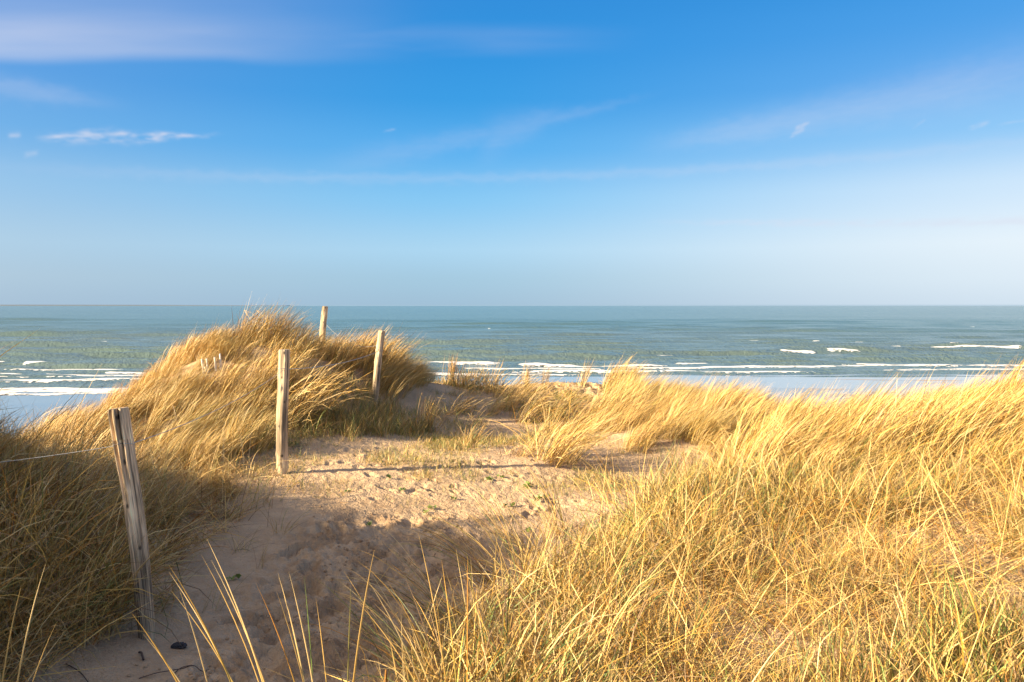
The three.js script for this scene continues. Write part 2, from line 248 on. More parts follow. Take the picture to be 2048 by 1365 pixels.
function seaH(x, d, cell) {
  let h = 0; for (const [kx, kd, ph, am, wl] of trains) { if (wl < cell * 2.5) continue; h += am * Math.sin(kx * x + kd * d + ph) * clamp((wl / cell - 2.5) / 3); }
  h *= (0.25 + 0.75 * ss(2, 40, d - shore(x))) * (0.6 + 0.8 * vn(x * 0.02, d * 0.02));
  if (d < 230) for (const [a, b, m, am, w] of SWELL) { if (x < a - 12 || x > b + 12) continue; const q = (d - bow(x, m)) / w; if (Math.abs(q) < 3) h += am * Math.exp(-q * q * (q < 0 ? 2.2 : 0.8)) * ss(a - 12, a + 6, x) * ss(b + 12, b - 6, x) * (0.6 + 0.8 * vn(x * 0.09, m)); }
  return h;
}
const rippleBump = tex(1024, 1024, (x, y) => { const u = x / 1024, v = y / 1024; return [tileNoise(u + 0.02 * tileNoise(u, v, 7, 90), v, 24, 3) * 0.4 + tileNoise(u, v + 0.02 * tileNoise(u, v, 9, 40), 61, 77) * 0.35 + tileNoise(u, v, 151, 31) * 0.25]; });
{
  const ds = []; let d = 68; while (d < 520) { ds.push(d); d += 0.42 * (d / 100) ** 1.5; } while (d < 11500) { ds.push(d); d *= 1.06; }
  const NC = 480, SP = 0.78, nd = ds.length, P = new Float32Array((NC + 1) * nd * 3), UV = new Float32Array((NC + 1) * nd * 2), C = new Float32Array((NC + 1) * nd * 3), I = [];
  for (let j = 0; j < nd; j++) for (let i = 0; i <= NC; i++) {
    const k = j * (NC + 1) + i, D = ds[j], x = (i / NC * 2 - 1) * SP * (D + 25), cell = Math.max(2 * SP * D / NC, 0.34 * (D / 100) ** 1.5);
    P[k * 3] = x; P[k * 3 + 1] = (D < 2500 ? seaH(x, D, cell) : 0); P[k * 3 + 2] = -D; UV[k * 2] = x / 26; UV[k * 2 + 1] = D / 26;
    // clear green water offshore, sand-laden shallows in drifting patches
    const silt = clamp(ss(420, 150, D + 260 * (fbm(x * 0.006, D * 0.012 + 3, 4) - 0.5)) * (0.55 + 0.5 * fbm(x * 0.02 + 9, D * 0.05, 4)) + 0.25 * (fbm(x * 0.002, D * 0.003, 4) - 0.5));
    C[k * 3] = mix(0.082, 0.112, silt); C[k * 3 + 1] = mix(0.142, 0.152, silt); C[k * 3 + 2] = mix(0.132, 0.136, silt);
  }
  for (let j = 0; j < nd - 1; j++) for (let i = 0; i < NC; i++) { const a = j * (NC + 1) + i, b = a + 1, c = a + NC + 1, e = c + 1; I.push(a, b, c, b, e, c); }
  const g = new THREE.BufferGeometry(); g.setAttribute('position', new THREE.BufferAttribute(P, 3)); g.setAttribute('uv', new THREE.BufferAttribute(UV, 2)); g.setAttribute('color', new THREE.BufferAttribute(C, 3)); g.setIndex(I); g.computeVertexNormals();
  const water = new THREE.MeshPhysicalMaterial({ color: 0xffffff, vertexColors: true, roughness: 0.2, ior: 1.333, bumpMap: rippleBump, bumpScale: 0.2 });
  const sea = put(new THREE.Mesh(g, water), 'sea', 'green blue sea with small waves reaching to a level horizon', 'sea', { kind: 'structure' });
  console.log('sea', nd, nd * NC * 2);
  // white water
  { const q = rng(71); for (let i = 0; i < 34; i++) { const D = 128 + 260 * q() ** 1.6, x = (q() * 2 - 1) * 0.66 * D, L = 0.8 + 2.2 * q(); BREAK.push([x, x + L, D, 0.22 + 0.16 * q(), 1.6]); } }
  const foamMat = new THREE.MeshStandardMaterial({ color: new THREE.Color().setRGB(0.66, 0.66, 0.66), roughness: 0.9 });
  for (const [a, b, m, am0, w0] of BREAK) {
    const am = am0 * (m > 125 ? 0.34 : 0.44), w = w0 * (m > 125 ? 0.5 : 0.65);
    const n = Math.ceil((b - a) / 0.2), R = 15, P2 = [], keep = [], I2 = [];
    for (let i = 0; i <= n; i++) for (let r = 0; r <= R; r++) {
      const x = mix(a, b, i / n), t = r / R, e = Math.min(ss(0, 0.12, i / n), ss(1, 0.88, i / n)), ht = am * (0.45 + 0.75 * fbm(x * 0.5, m, 3)) * (0.25 + 0.75 * e);
      const D = bow(x, m) + 0.9 - t * w * (0.55 + 0.6 * fbm(x * 0.35 + 5, m, 3)), prof = t < 0.12 ? t / 0.12 : t < 0.35 ? 1 - 0.55 * ss(0.12, 0.35, t) : 0.45 * (1 - ss(0.3, 1, t));
      const y = seaH(x, D, 0.6) * 0.85 + ht * prof + 0.16 * am * (fbm(x * 3.1, D * 3.1, 3) - 0.35) + 0.03;
      P2.push(x, Math.max(y, beachH(x, D) + 0.015), -D);
      const hole = fbm(x * 2.6 + 31, D * 3.6 + m, 4) - 0.36 * ss(0.25, 1, t) - 0.25 * (1 - e);
      keep.push(hole > (t < 0.3 ? 0.16 : 0.2));
    }
    for (let i = 0; i < n; i++) for (let r = 0; r < R; r++) { const p = i * (R + 1) + r, q = p + R + 1; if (keep[p] && keep[q] && keep[p + 1] && keep[q + 1]) I2.push(p, p + 1, q, p + 1, q + 1, q); }
    const fg = new THREE.BufferGeometry(); fg.setAttribute('position', new THREE.Float32BufferAttribute(P2, 3)); fg.setIndex(I2); fg.computeVertexNormals();
    const f = part(sea, 'breaker', fg, foamMat, 'white foam of a breaking wave'); f.castShadow = f.receiveShadow = true;
  }
}
// far low coast on the left horizon, haze painted as a bluish grey
{
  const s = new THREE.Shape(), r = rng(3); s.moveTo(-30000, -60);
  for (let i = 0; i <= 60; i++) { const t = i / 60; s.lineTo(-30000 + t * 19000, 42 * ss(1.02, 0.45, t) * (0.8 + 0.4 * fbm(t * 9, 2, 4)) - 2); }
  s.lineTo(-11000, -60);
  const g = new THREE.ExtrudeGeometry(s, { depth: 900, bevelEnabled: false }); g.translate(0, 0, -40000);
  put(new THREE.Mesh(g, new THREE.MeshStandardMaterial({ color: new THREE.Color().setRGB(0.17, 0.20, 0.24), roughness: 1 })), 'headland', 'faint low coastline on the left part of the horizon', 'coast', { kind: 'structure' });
}

// ---------------------------------------------------------------- marram grass
const PAL = { straw: [0.56, 0.355, 0.105], pale: [0.64, 0.455, 0.195], gold: [0.55, 0.315, 0.055], brown: [0.27, 0.165, 0.08], green: [0.13, 0.185, 0.04], olive: [0.27, 0.235, 0.055], orange: [0.42, 0.19, 0.03] };
const grassMat = new THREE.MeshStandardMaterial({ color: 0xffffff, vertexColors: true, roughness: 0.6, side: THREE.DoubleSide });
class Blades {
  constructor() { this.p = []; this.n = []; this.c = []; this.i = []; }
  // a leaf: foot, length, width, azimuth it leans to (0 = +x, 90 = away), first tilt, added bend, roll, colours low and high
  blade(x, y, z, L, w, az, t0, bend, roll, lo, hi, segs = 5, kink = 0) {
    let px = x, py = y, pz = z, k = this.p.length / 3; const ca = Math.cos(az), sa = Math.sin(az);
    for (let s = 0; s <= segs; s++) {
      const t = s / segs, th = t0 + bend * t ** 1.5 + (kink && t > kink ? 1.3 : 0), st = Math.sin(th), ct = Math.cos(th), tx = st * ca, ty = ct, tz = -st * sa;
      // side vector, turned about the leaf by its roll
      const bx = sa, bz = ca, nx = ty * bz, ny = tz * bx - tx * bz, nz = -ty * bx, cr = Math.cos(roll), sr = Math.sin(roll);
      const wx = bx * cr + nx * sr, wy = ny * sr, wz = bz * cr + nz * sr, qx = bx * sr - nx * cr, qy = -ny * cr, qz = bz * sr - nz * cr;
      const hw = 0.5 * w * (t < 0.75 ? 1 - 0.25 * t : (1 - t) * 3.0 + 0.06);
      this.p.push(px - wx * hw, py - wy * hw, pz - wz * hw, px + wx * hw, py + wy * hw, pz + wz * hw); this.n.push(qx, qy, qz, qx, qy, qz);
      const m = ss(0.25, 0.7, t), c = [mix(lo[0], hi[0], m), mix(lo[1], hi[1], m), mix(lo[2], hi[2], m)]; this.c.push(...c, ...c);
      if (s < segs) { const a = k + s * 2; this.i.push(a, a + 1, a + 2, a + 1, a + 3, a + 2); px += tx * L / segs; py += ty * L / segs; pz += tz * L / segs; }
    }
  }
  geo() { const g = new THREE.BufferGeometry(); g.setAttribute('position', new THREE.Float32BufferAttribute(this.p, 3)); g.setAttribute('normal', new THREE.Float32BufferAttribute(this.n, 3)); g.setAttribute('color', new THREE.Float32BufferAttribute(this.c, 3)); g.setIndex(this.i); return g; }
}
function pickColour(r, mixw) { let t = r(), k; for (k in mixw) { t -= mixw[k]; if (t < 0) break; } const f = 0.55 + 0.75 * r(); return PAL[k].map((v) => v * f); }
const MIXES = {
  gold: { straw: 0.36, pale: 0.43, gold: 0.11, brown: 0.03, olive: 0.05, green: 0.02 },
  mixed: { straw: 0.30, pale: 0.22, gold: 0.14, brown: 0.09, olive: 0.07, green: 0.12, orange: 0.06 },
  green: { straw: 0.22, pale: 0.13, gold: 0.06, brown: 0.13, olive: 0.2, green: 0.24, orange: 0.02 },
  fuzz: { olive: 0.34, straw: 0.28, pale: 0.18, green: 0.2 },
  stray: { pale: 0.5, straw: 0.24, orange: 0.08, gold: 0.1, olive: 0.08 },
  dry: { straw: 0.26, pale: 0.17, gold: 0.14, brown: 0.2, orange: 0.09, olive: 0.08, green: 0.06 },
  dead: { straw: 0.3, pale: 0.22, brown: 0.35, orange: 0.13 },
};
// a patch of marram: o.n leaves in several stools over a foot of radius R, L [min,max], w width, spread of azimuth, tilt and bend ranges, wild share
function tuft(seed, o) {
  const r = rng(seed), b = new Blades(), stools = [];
  for (let i = 0; i < (o.stools ?? 7); i++) { const a = r() * 6.283, q = Math.sqrt(r()) * o.R; stools.push([Math.cos(a) * q, Math.sin(a) * q, 0.7 + 0.45 * r(), (r() - 0.5) * 0.7, 0.04 + 0.1 * r()]); }
  for (let i = 0; i < o.n; i++) {
    const [sx, sz, sl, sa, sr] = stools[Math.floor(r() * stools.length)], a = r() * 6.283, q = Math.sqrt(r()) * sr, x = sx + Math.cos(a) * q, z = sz + Math.sin(a) * q, wild = r() < o.wild;
    const out = Math.atan2(-(z - sz), x - sx), az = wild ? r() * 6.283 : (o.fan ?? 0) > r() ? out + (r() - 0.5) * 0.9 : sa + (r() + r() - 1) * o.spread;
    const t0 = mix(o.tilt[0], o.tilt[1], wild ? r() * 1.4 : r()), bend = mix(o.bend[0], o.bend[1], r() * (wild ? 1.3 : 1)), L = sl * mix(o.L[0], o.L[1], 1 - r() * r()) * (wild ? 0.85 : 1);
    const hi = pickColour(r, MIXES[o.mix]), lo = r() < 0.3 ? pickColour(r, MIXES.green) : hi;
    b.blade(x, -0.03, z, L, o.w * (0.7 + 0.6 * r()), az, t0, bend, (r() - 0.5) * 2.4, lo, hi, o.segs ?? 4, r() < (o.kinks ?? 0.05) ? 0.35 + 0.5 * r() : 0);
  }
  return b.geo();
}
const KIND = {
  stray: { n: 16, R: 0.32, stools: 12, L: [0.35, 0.8], w: 0.0038, spread: 2.4, tilt: [0.15, 1.2], bend: [0.1, 1.3], wild: 0.8, mix: 'stray', kinks: 0.3, segs: 6 },
  fuzz: { n: 130, R: 0.3, stools: 14, L: [0.03, 0.13], w: 0.0034, spread: 3, tilt: [0.1, 1.2], bend: [0, 1], wild: 0.7, mix: 'fuzz', segs: 2 },
  combed: { n: 255, R: 0.3, segs: 3, L: [0.3, 0.74], w: 0.0048, spread: 0.75, tilt: [0.2, 0.75], bend: [0.35, 1.3], wild: 0.1, mix: 'gold' },
  near: { n: 310, R: 0.32, L: [0.12, 0.52], w: 0.0033, spread: 1.7, tilt: [0.15, 1.15], bend: [0.0, 1.4], wild: 0.7, mix: 'mixed', kinks: 0.12, segs: 4 },
  thatch: { n: 160, R: 0.35, L: [0.15, 0.5], w: 0.0042, spread: 3.1, tilt: [0.7, 1.5], bend: [0, 0.6], wild: 0.8, mix: 'dead', kinks: 0.08, segs: 2 },
  under: { n: 60, R: 0.2, L: [0.12, 0.36], w: 0.004, spread: 2.5, tilt: [0.05, 0.6], bend: [0.2, 1.1], wild: 0.5, mix: 'green', segs: 3 },
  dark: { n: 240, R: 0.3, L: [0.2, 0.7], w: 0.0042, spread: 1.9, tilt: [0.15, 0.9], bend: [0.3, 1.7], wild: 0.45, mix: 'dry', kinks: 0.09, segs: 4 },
};
const VAR = {}; { let s = 100; for (const k in KIND) { VAR[k] = []; for (let v = 0; v < 8; v++) VAR[k].push(tuft(s++, KIND[k])); } }

const crownBumps = (x, d) => 0.64 + 0.68 * ss(0.3, 0.72, fbm(x * 0.75 + 3, d * 0.75 + 8, 3));
// scatter tufts of a kind over an area; one object (nobody could count it)
function sward(label, area, kind, seed, opt = {}) {
  const r = rng(seed), [x0, x1, d0, d1] = area, n = Math.round((x1 - x0) * (d1 - d0) * opt.per), lists = VAR[kind].map(() => []), m = new THREE.Matrix4(), q = new THREE.Quaternion(), e = new THREE.Euler(), s = new THREE.Vector3(), p = new THREE.Vector3();
  for (let i = 0; i < n; i++) {
    const x = mix(x0, x1, r()), d = mix(d0, d1, r()), k = r(), yaw = r(), sc = r(), vi = Math.floor(r() * lists.length), tint = r(), lx = r();
    const dens = opt.where(x, d); if (k > dens) continue;
    const y = EYE + dune(x, d); if (d > crest(x) + 2.2) continue;
    const size = (opt.size ?? 1) * (0.85 + 0.3 * sc) * (opt.bumps === false ? 1 : crownBumps(x, d)) * (0.65 + 0.35 * dens);
    e.set((lx - 0.5) * 0.25, (opt.yaw ?? 0) + (yaw - 0.5) * (opt.turn ?? 0.9) + (fbm(x * 0.6, d * 0.6, 2) - 0.5) * 1.4, (tint - 0.5) * 0.2); q.setFromEuler(e); s.setScalar(size); p.set(x, y, -d); m.compose(p, q, s);
    lists[vi].push([m.clone(), 0.85 + 0.3 * tint, fbm(x * 0.9 + 50, d * 0.9, 3)]);
  }
  let nv = 0, ni = 0, total = 0; lists.forEach((l, vi) => { nv += l.length * VAR[kind][vi].attributes.position.count; ni += l.length * VAR[kind][vi].index.count; total += l.length; });
  const P = new Float32Array(nv * 3), N = new Float32Array(nv * 3), C = new Float32Array(nv * 3), I = new Uint32Array(ni); let vo = 0, io = 0;
  lists.forEach((l, vi) => {
    const g = VAR[kind][vi], gp = g.attributes.position.array, gn = g.attributes.normal.array, gc = g.attributes.color.array, gi = g.index.array, n = gp.length / 3;
    for (const [mm, t, h] of l) {
      const E = mm.elements, inv = 1 / Math.hypot(E[0], E[1], E[2]), tr = t * mix(0.9, 1.1, h), tb = t * mix(1.05, 0.9, h);
      for (let k = 0; k < n; k++) {
        const a = gp[k * 3], b = gp[k * 3 + 1], c = gp[k * 3 + 2], u = gn[k * 3], v = gn[k * 3 + 1], w = gn[k * 3 + 2], o = (vo + k) * 3;
        P[o] = E[0] * a + E[4] * b + E[8] * c + E[12]; P[o + 1] = E[1] * a + E[5] * b + E[9] * c + E[13]; P[o + 2] = E[2] * a + E[6] * b + E[10] * c + E[14];
        N[o] = (E[0] * u + E[4] * v + E[8] * w) * inv; N[o + 1] = (E[1] * u + E[5] * v + E[9] * w) * inv; N[o + 2] = (E[2] * u + E[6] * v + E[10] * w) * inv;
        C[o] = gc[k * 3] * tr; C[o + 1] = gc[k * 3 + 1] * t; C[o + 2] = gc[k * 3 + 2] * tb;
      }
      for (let k = 0; k < gi.length; k++) I[io + k] = gi[k] + vo;
      vo += n; io += gi.length;
    }
  });
  const g = new THREE.BufferGeometry(); g.setAttribute('position', new THREE.BufferAttribute(P, 3)); g.setAttribute('normal', new THREE.BufferAttribute(N, 3)); g.setAttribute('color', new THREE.BufferAttribute(C, 3)); g.setIndex(new THREE.BufferAttribute(I, 1));
  console.log('sward', kind, total, ni / 3);
  return put(new THREE.Mesh(g, grassMat), 'marram_grass', label, 'grass', { kind: 'stuff' });
}
const off = (x, d) => -sandDist(x, d);                    // metres away from the bare sand
const rightSide = (x, d) => (x > -0.7 + 0.12 * Math.max(0, d - 3) ? ss(-0.12, 0.12, off(x, d)) : 0);
const leftSide = (x, d) => (x < -1.2 ? ss(-0.1, 0.15, off(x, d)) : 0);
const inView = (x, d) => Math.abs(x) < 0.72 * d + 1.0;
sward('golden wind-combed marram grass covering the dune on the right', [0.6, 10, 5.6, 13.5], 'combed', 21, { per: 10.5, yaw: -0.1, size: 0.86, where: (x, d) => rightSide(x, d) * (inView(x, d) ? 1 : 0) * ss(5.5, 6.8, d) * ss(crest(x) + 1.4, crest(x) - 0.5, d) });
sward('tangled straw and green marram grass filling the right foreground', [-0.6, 6, 1.7, 7.2], 'near', 22, { per: 10, turn: 2.2, where: (x, d) => rightSide(x, d) * (inView(x, d) ? 1 : 0) * ss(7.2, 5.8, d), size: 0.95 });
sward('dead matted straw lying under the right foreground grass', [-0.5, 6, 1.8, 8], 'thatch', 23, { per: 11, turn: 6.28, bumps: false, where: (x, d) => rightSide(x, d) * (inView(x, d) ? 0.9 : 0) });
sward('short green shoots growing between the right foreground straw', [-0.4, 5, 2, 7], 'under', 24, { per: 42, turn: 6.28, bumps: false, size: 1.15, where: (x, d) => rightSide(x, d) * (inView(x, d) ? 1 : 0) * ss(0.42, 0.6, fbm(x * 1.1, d * 1.1, 3)) });
sward('golden marram grass on the mound behind the fence posts', [-6.5, -1.3, 6.2, 13], 'combed', 25, { per: 11.5, yaw: 0.05, size: 0.62, where: (x, d) => leftSide(x, d) * ss(0.3, -0.1, x - mix(-2.35, -2.95, ss(8.8, 10, d))) * ss(5.8, 7, d) * (x > -5.4 ? 1 : 0.4) * ss(0.1, 0.35, Math.hypot(x + 2.0, d - 10.1) - 0.5) * (d < crest(x) + 1 ? 1 : 0) });
sward('marram grass drooping over the low mound beside the farther posts', [-3.0, -0.8, 10.2, 13], 'combed', 26, { per: 14, yaw: -0.25, size: 0.72, where: (x, d) => ss(1.05, 0.75, Math.hypot((x + 1.95) / 0.95, (d - 11.65) / 1.05)) });
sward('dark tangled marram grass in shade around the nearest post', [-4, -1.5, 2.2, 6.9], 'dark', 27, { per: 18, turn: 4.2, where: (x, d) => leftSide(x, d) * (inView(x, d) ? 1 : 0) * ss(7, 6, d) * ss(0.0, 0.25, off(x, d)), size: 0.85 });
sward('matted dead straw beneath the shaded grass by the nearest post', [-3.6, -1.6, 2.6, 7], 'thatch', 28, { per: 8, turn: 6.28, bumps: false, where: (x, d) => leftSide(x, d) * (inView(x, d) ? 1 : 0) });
sward('tall marram grass on the ridge at the left edge', [-5.8, -3.2, -1.5, 6.4], 'combed', 29, { per: 6, yaw: 0, size: 0.75, where: (x, d) => ss(-3.3, -3.9, x) * (d > 5.4 ? 0.6 : 1) });
sward('green shoots and short grass at the foot of the mound', [-2.7, -0.9, 7.6, 10.9], 'under', 30, { per: 80, turn: 6.28, bumps: false, size: 0.8, where: (x, d) => ss(1.0, 0.6, Math.hypot((x + 1.85) / 0.9, (d - 9.5) / 1.3)) });
sward('sparse fine dune grass and moss on the sunlit sand beyond the post', [-2.4, 2.0, 6.3, 9.6], 'fuzz', 31, { per: 52, turn: 6.28, bumps: false, where: (x, d) => ss(0.36, 0.6, fbm(x * 1.3 + 4, d * 1.3, 4)) * ss(6.3, 7.0, d + 0.5 * (fbm(x * 2, 5, 2) - 0.5)) * ss(-0.4, 0.05, sandDist(x, d)) });

sward('stray pale bent stalks over the right foreground grass', [-0.4, 5, 2.2, 6.6], 'stray', 41, { per: 16, turn: 6.28, bumps: false, size: 0.8, where: (x, d) => rightSide(x, d) * (inView(x, d) ? 1 : 0) });
sward('stray pale bent stalks over the shaded grass by the nearest post', [-3.6, -1.6, 2.4, 6.8], 'stray', 42, { per: 34, turn: 6.28, bumps: false, size: 0.85, where: (x, d) => leftSide(x, d) * (inView(x, d) ? 1 : 0) });
// crumbs of damp sand kicked up along the path
{
  const r = rng(404), base = new THREE.IcosahedronGeometry(1, 0), gs = [], m = new THREE.Matrix4(), e = new THREE.Euler(), q = new THREE.Quaternion();
  for (let i = 0; i < 2600; i++) {
    const d = 3.0 + r() * 3.2, c = mix(-0.95, -0.7, clamp((d - 2.6) / 4)), x = c + (r() + r() - 1) * 0.85, sz = 0.0035 + 0.0105 * r() ** 2.5; if (r() > ss(0.4, 0.6, fbm(x * 4, d * 4, 3))) continue;
    e.set(r() * 6, r() * 6, r() * 6); m.compose(new THREE.Vector3(x, ground(x, d) + sz * 0.3, -d), q.setFromEuler(e), new THREE.Vector3(sz * (0.7 + 0.6 * r()), sz * (0.6 + 0.4 * r()), sz * (0.7 + 0.6 * r()))); gs.push(base.clone().applyMatrix4(m));
  }
  const g = mergeGeometries(gs); g.computeVertexNormals();
  put(new THREE.Mesh(g, new THREE.MeshStandardMaterial({ color: new THREE.Color().setRGB(0.43, 0.29, 0.17), roughness: 1 })), 'sand_crumb', 'crumbs of damp sand kicked up along the churned path', 'sand', { kind: 'stuff' });
}
// litter of broken straw on the sand
{
  const r = rng(77), b = new Blades();
  for (let i = 0; i < 900; i++) { const x = mix(-2.2, 1.8, r()), d = mix(3, 9.6, r()), k = r(); if (sandDist(x, d) < 0.02 || k > (d > 6.2 ? 0.9 : 0.3) * ss(0.35, 0.6, fbm(x * 1.8, d * 1.8, 3))) { r(); continue; } b.blade(x, ground(x, d) + 0.004, -d, 0.05 + 0.16 * r(), 0.0035, r() * 6.283, 1.45 + r() * 0.1, 0.1 * r(), (r() - 0.5), pickColour(r, MIXES.dead), pickColour(r, MIXES.dead), 2); }
  put(new THREE.Mesh(b.geo(), grassMat), 'straw_litter', 'broken bits of dry straw scattered over the bare sand', 'straw', { kind: 'stuff' });
}

// ---------------------------------------------------------------- fence posts and wire
const woodKnots = [[0.2, 0.1], [0.31, 0.33], [0.16, 0.52], [0.27, 0.71], [0.22, 0.9], [0.6, 0.2], [0.75, 0.6]];
const woodMap = tex(256, 1024, (x, y) => { const u = x / 256, v = y / 1024, kd = Math.min(...woodKnots.map(([a, b]) => Math.hypot((u - a) * 1.0, (v - b) * 2.6))), kn = ss(0.05, 0.02, kd + 0.02 * tileNoise(u, v, 60, 8)), g = tileNoise(u, v * 0.08, 48, 5) * 0.5 + tileNoise(u, v * 0.2, 110, 45) * 0.3 + tileNoise(u, v, 12, 9) * 0.2, st = tileNoise(u, v, 5, 70), k = 0.66 + 0.95 * (g - 0.5) + 0.3 * (st - 0.5); const q = k * (1 - 0.55 * kn); return [q * 1.08, q * 0.945, q * 0.77]; }, true);
const woodBump = tex(256, 1024, (x, y) => { const u = x / 256, v = y / 1024; return [tileNoise(u, v * 0.08, 48, 5) * 0.6 + tileNoise(u, v * 0.2, 110, 45) * 0.4]; });
const woodMat = new THREE.MeshStandardMaterial({ map: woodMap, bumpMap: woodBump, bumpScale: 0.004, roughness: 0.85 });
const endMat = new THREE.MeshStandardMaterial({ color: new THREE.Color().setRGB(0.34, 0.26, 0.18), roughness: 0.95 });
const wireMat = new THREE.MeshStandardMaterial({ color: new THREE.Color().setRGB(0.42, 0.42, 0.43), metalness: 0.7, roughness: 0.45 });
const rustMat = new THREE.MeshStandardMaterial({ color: new THREE.Color().setRGB(0.2, 0.1, 0.05), metalness: 0.4, roughness: 0.8 });
const V = (x, d, h) => new THREE.Vector3(x, EYE + h, -d);
function post(base, top, r0, r1, seed, cracks, label, wireAt) {
  const r = rng(seed), NA = 56, NR = 70, P = [], UV = [], I = [], ax = top.clone().sub(base), L = ax.length(), g = new THREE.Group(); ax.normalize();
  const sx = new THREE.Vector3(1, 0, 0).addScaledVector(ax, -ax.x).normalize(), sz = new THREE.Vector3().crossVectors(sx, ax), sink = 0.25, swayA = 0.008 + r() * 0.006, swayP = r() * 6, knots = [];
  for (let i = 0; i < 5; i++) knots.push([r() * 6.283, 0.1 + 0.85 * r(), 0.004 + 0.004 * r()]);
  const rad2 = (a, t) => {
    let q = mix(r0, r1, t) * (1 + 0.05 * Math.sin(2 * a + seed) + 0.03 * Math.sin(3 * a + seed * 2 + t * 3)) + 0.004 * (fbm(a * 2.2 + seed, t * 7, 3) - 0.5) + 0.0025 * (vn(a * 9 + seed, t * 2) - 0.5);
    for (const [ka, kt, kr] of knots) { const da = Math.atan2(Math.sin(a - ka), Math.cos(a - ka)); q += kr * Math.exp(-((da / 0.28) ** 2) - (((t - kt) * L / 0.03) ** 2)); }
    for (const [ca, t0, dep, w] of cracks) { const da = Math.atan2(Math.sin(a - ca - 0.35 * (vn(t * 5 + ca, seed) - 0.5)), Math.cos(a - ca - 0.35 * (vn(t * 5 + ca, seed) - 0.5))); q -= dep * ss(t0, Math.min(1, t0 + 0.25), t) * Math.exp(-((da / w) ** 2)); }
    if (t < 0.05) q *= 0.96; if (t > 0.985) q -= 0.003 * (t - 0.985) / 0.015;
    return q;
  };
  const pt = (a, t, q) => new THREE.Vector3().copy(base).addScaledVector(ax, t * L).addScaledVector(sx, Math.cos(a) * q + swayA * Math.sin(t * 4 + swayP)).addScaledVector(sz, Math.sin(a) * q + 0.6 * swayA * Math.cos(t * 3 + swayP));
  for (let j = 0; j <= NR; j++) { const t = mix(-sink / L, 1, j / NR); for (let i = 0; i <= NA; i++) { const a = i / NA * 6.28318, v = pt(a, t, rad2(a, Math.max(0, t))); P.push(v.x, v.y, v.z); UV.push(i / NA, t * L * 0.9 + seed * 0.37); } }
  for (let j = 0; j < NR; j++) for (let i = 0; i < NA; i++) { const a = j * (NA + 1) + i, b = a + 1, c = a + NA + 1, e = c + 1; I.push(a, c, b, b, c, e); }
  const geo = new THREE.BufferGeometry(); geo.setAttribute('position', new THREE.Float32BufferAttribute(P, 3)); geo.setAttribute('uv', new THREE.Float32BufferAttribute(UV, 2)); geo.setIndex(I); geo.computeVertexNormals();
  part(g, 'shaft', geo, woodMat);
  const EP = [], EI = [], K = 6;                     // sawn end, slightly dished between growth rings
  for (let k = 0; k <= K; k++) for (let i = 0; i < NA; i++) { const a = i / NA * 6.28318, f = k / K, v = pt(a, 1, rad2(a, 1) * f).addScaledVector(ax, -0.002 * Math.sin(f * 20) * (1 - f) + 0.001); EP.push(v.x, v.y, v.z); }
  for (let k = 0; k < K; k++) for (let i = 0; i < NA; i++) { const a = k * NA + i, b = k * NA + (i + 1) % NA, c = a + NA, e = b + NA; EI.push(a, c, b, b, c, e); }
  const eg = new THREE.BufferGeometry(); eg.setAttribute('position', new THREE.Float32BufferAttribute(EP, 3)); eg.setIndex(EI); eg.computeVertexNormals(); part(g, 'sawn_end', eg, endMat);
  if (wireAt) {                                      // a turn of wire round the post and the staple that holds it
    const t = wireAt, pts = []; for (let i = 0; i < 40; i++) { const a = i / 40 * 6.28318; pts.push(pt(a, t + 0.012 * Math.sin(a), rad2(a, t) + 0.0015)); }
    part(g, 'wire_loop', new THREE.TubeGeometry(new THREE.CatmullRomCurve3(pts, true), 80, 0.0017, 5, true), wireMat);
    const a = 1.2, st = [pt(a, t - 0.012, rad2(a, t)), pt(a, t - 0.01, rad2(a, t) + 0.006), pt(a, t + 0.01, rad2(a, t) + 0.006), pt(a, t + 0.012, rad2(a, t))]; part(g, 'staple', new THREE.TubeGeometry(new THREE.CatmullRomCurve3(st), 12, 0.0016, 5), rustMat);
  }
  put(g, 'fence_post', label, 'post', { group: 'fence posts along the sand path' });
  return (a, t) => pt(a, t, rad2(a, t) + 0.002);
}
const crack = (a, t0, dep, w) => [a, t0, dep, w];
const p1 = post(V(-1.8, 3.9, -1.64), V(-1.925, 3.92, -0.505), 0.038, 0.047, 3, [crack(2.05, 0.5, 0.05, 0.19), crack(1.2, 0.6, 0.045, 0.17), crack(1.6, 0.2, 0.004, 0.1), crack(0.5, 0.0, 0.006, 0.12), crack(2.7, 0.3, 0.006, 0.15), crack(4.2, 0.4, 0.012, 0.1)], 'nearest and thickest post, split at its top, leaning in shaded grass', 0.84);
const p2 = post(V(-1.985, 6.9, -1.45), V(-1.965, 6.9, -0.38), 0.047, 0.0455, 8, [crack(0.8, 0.1, 0.005, 0.1), crack(2.4, 0.5, 0.004, 0.1)], 'upright pale post standing alone on the sunlit sand', 0.84);
const p3 = post(V(-2.87, 12, -1.05), V(-2.79, 12, -0.015), 0.045, 0.043, 14, [crack(0.9, 0.6, 0.006, 0.12), crack(2.2, 0.1, 0.004, 0.1)], 'farthest post rising behind the grass mound to the horizon', 0.74);
const p4 = post(V(-1.785, 10.3, -1.32), V(-1.665, 10.3, -0.325), 0.044, 0.044, 19, [crack(1.0, 0.0, 0.005, 0.1), crack(2.0, 0.4, 0.004, 0.1)], 'post leaning right at the edge of the hollow, before the low mound', 0.74);
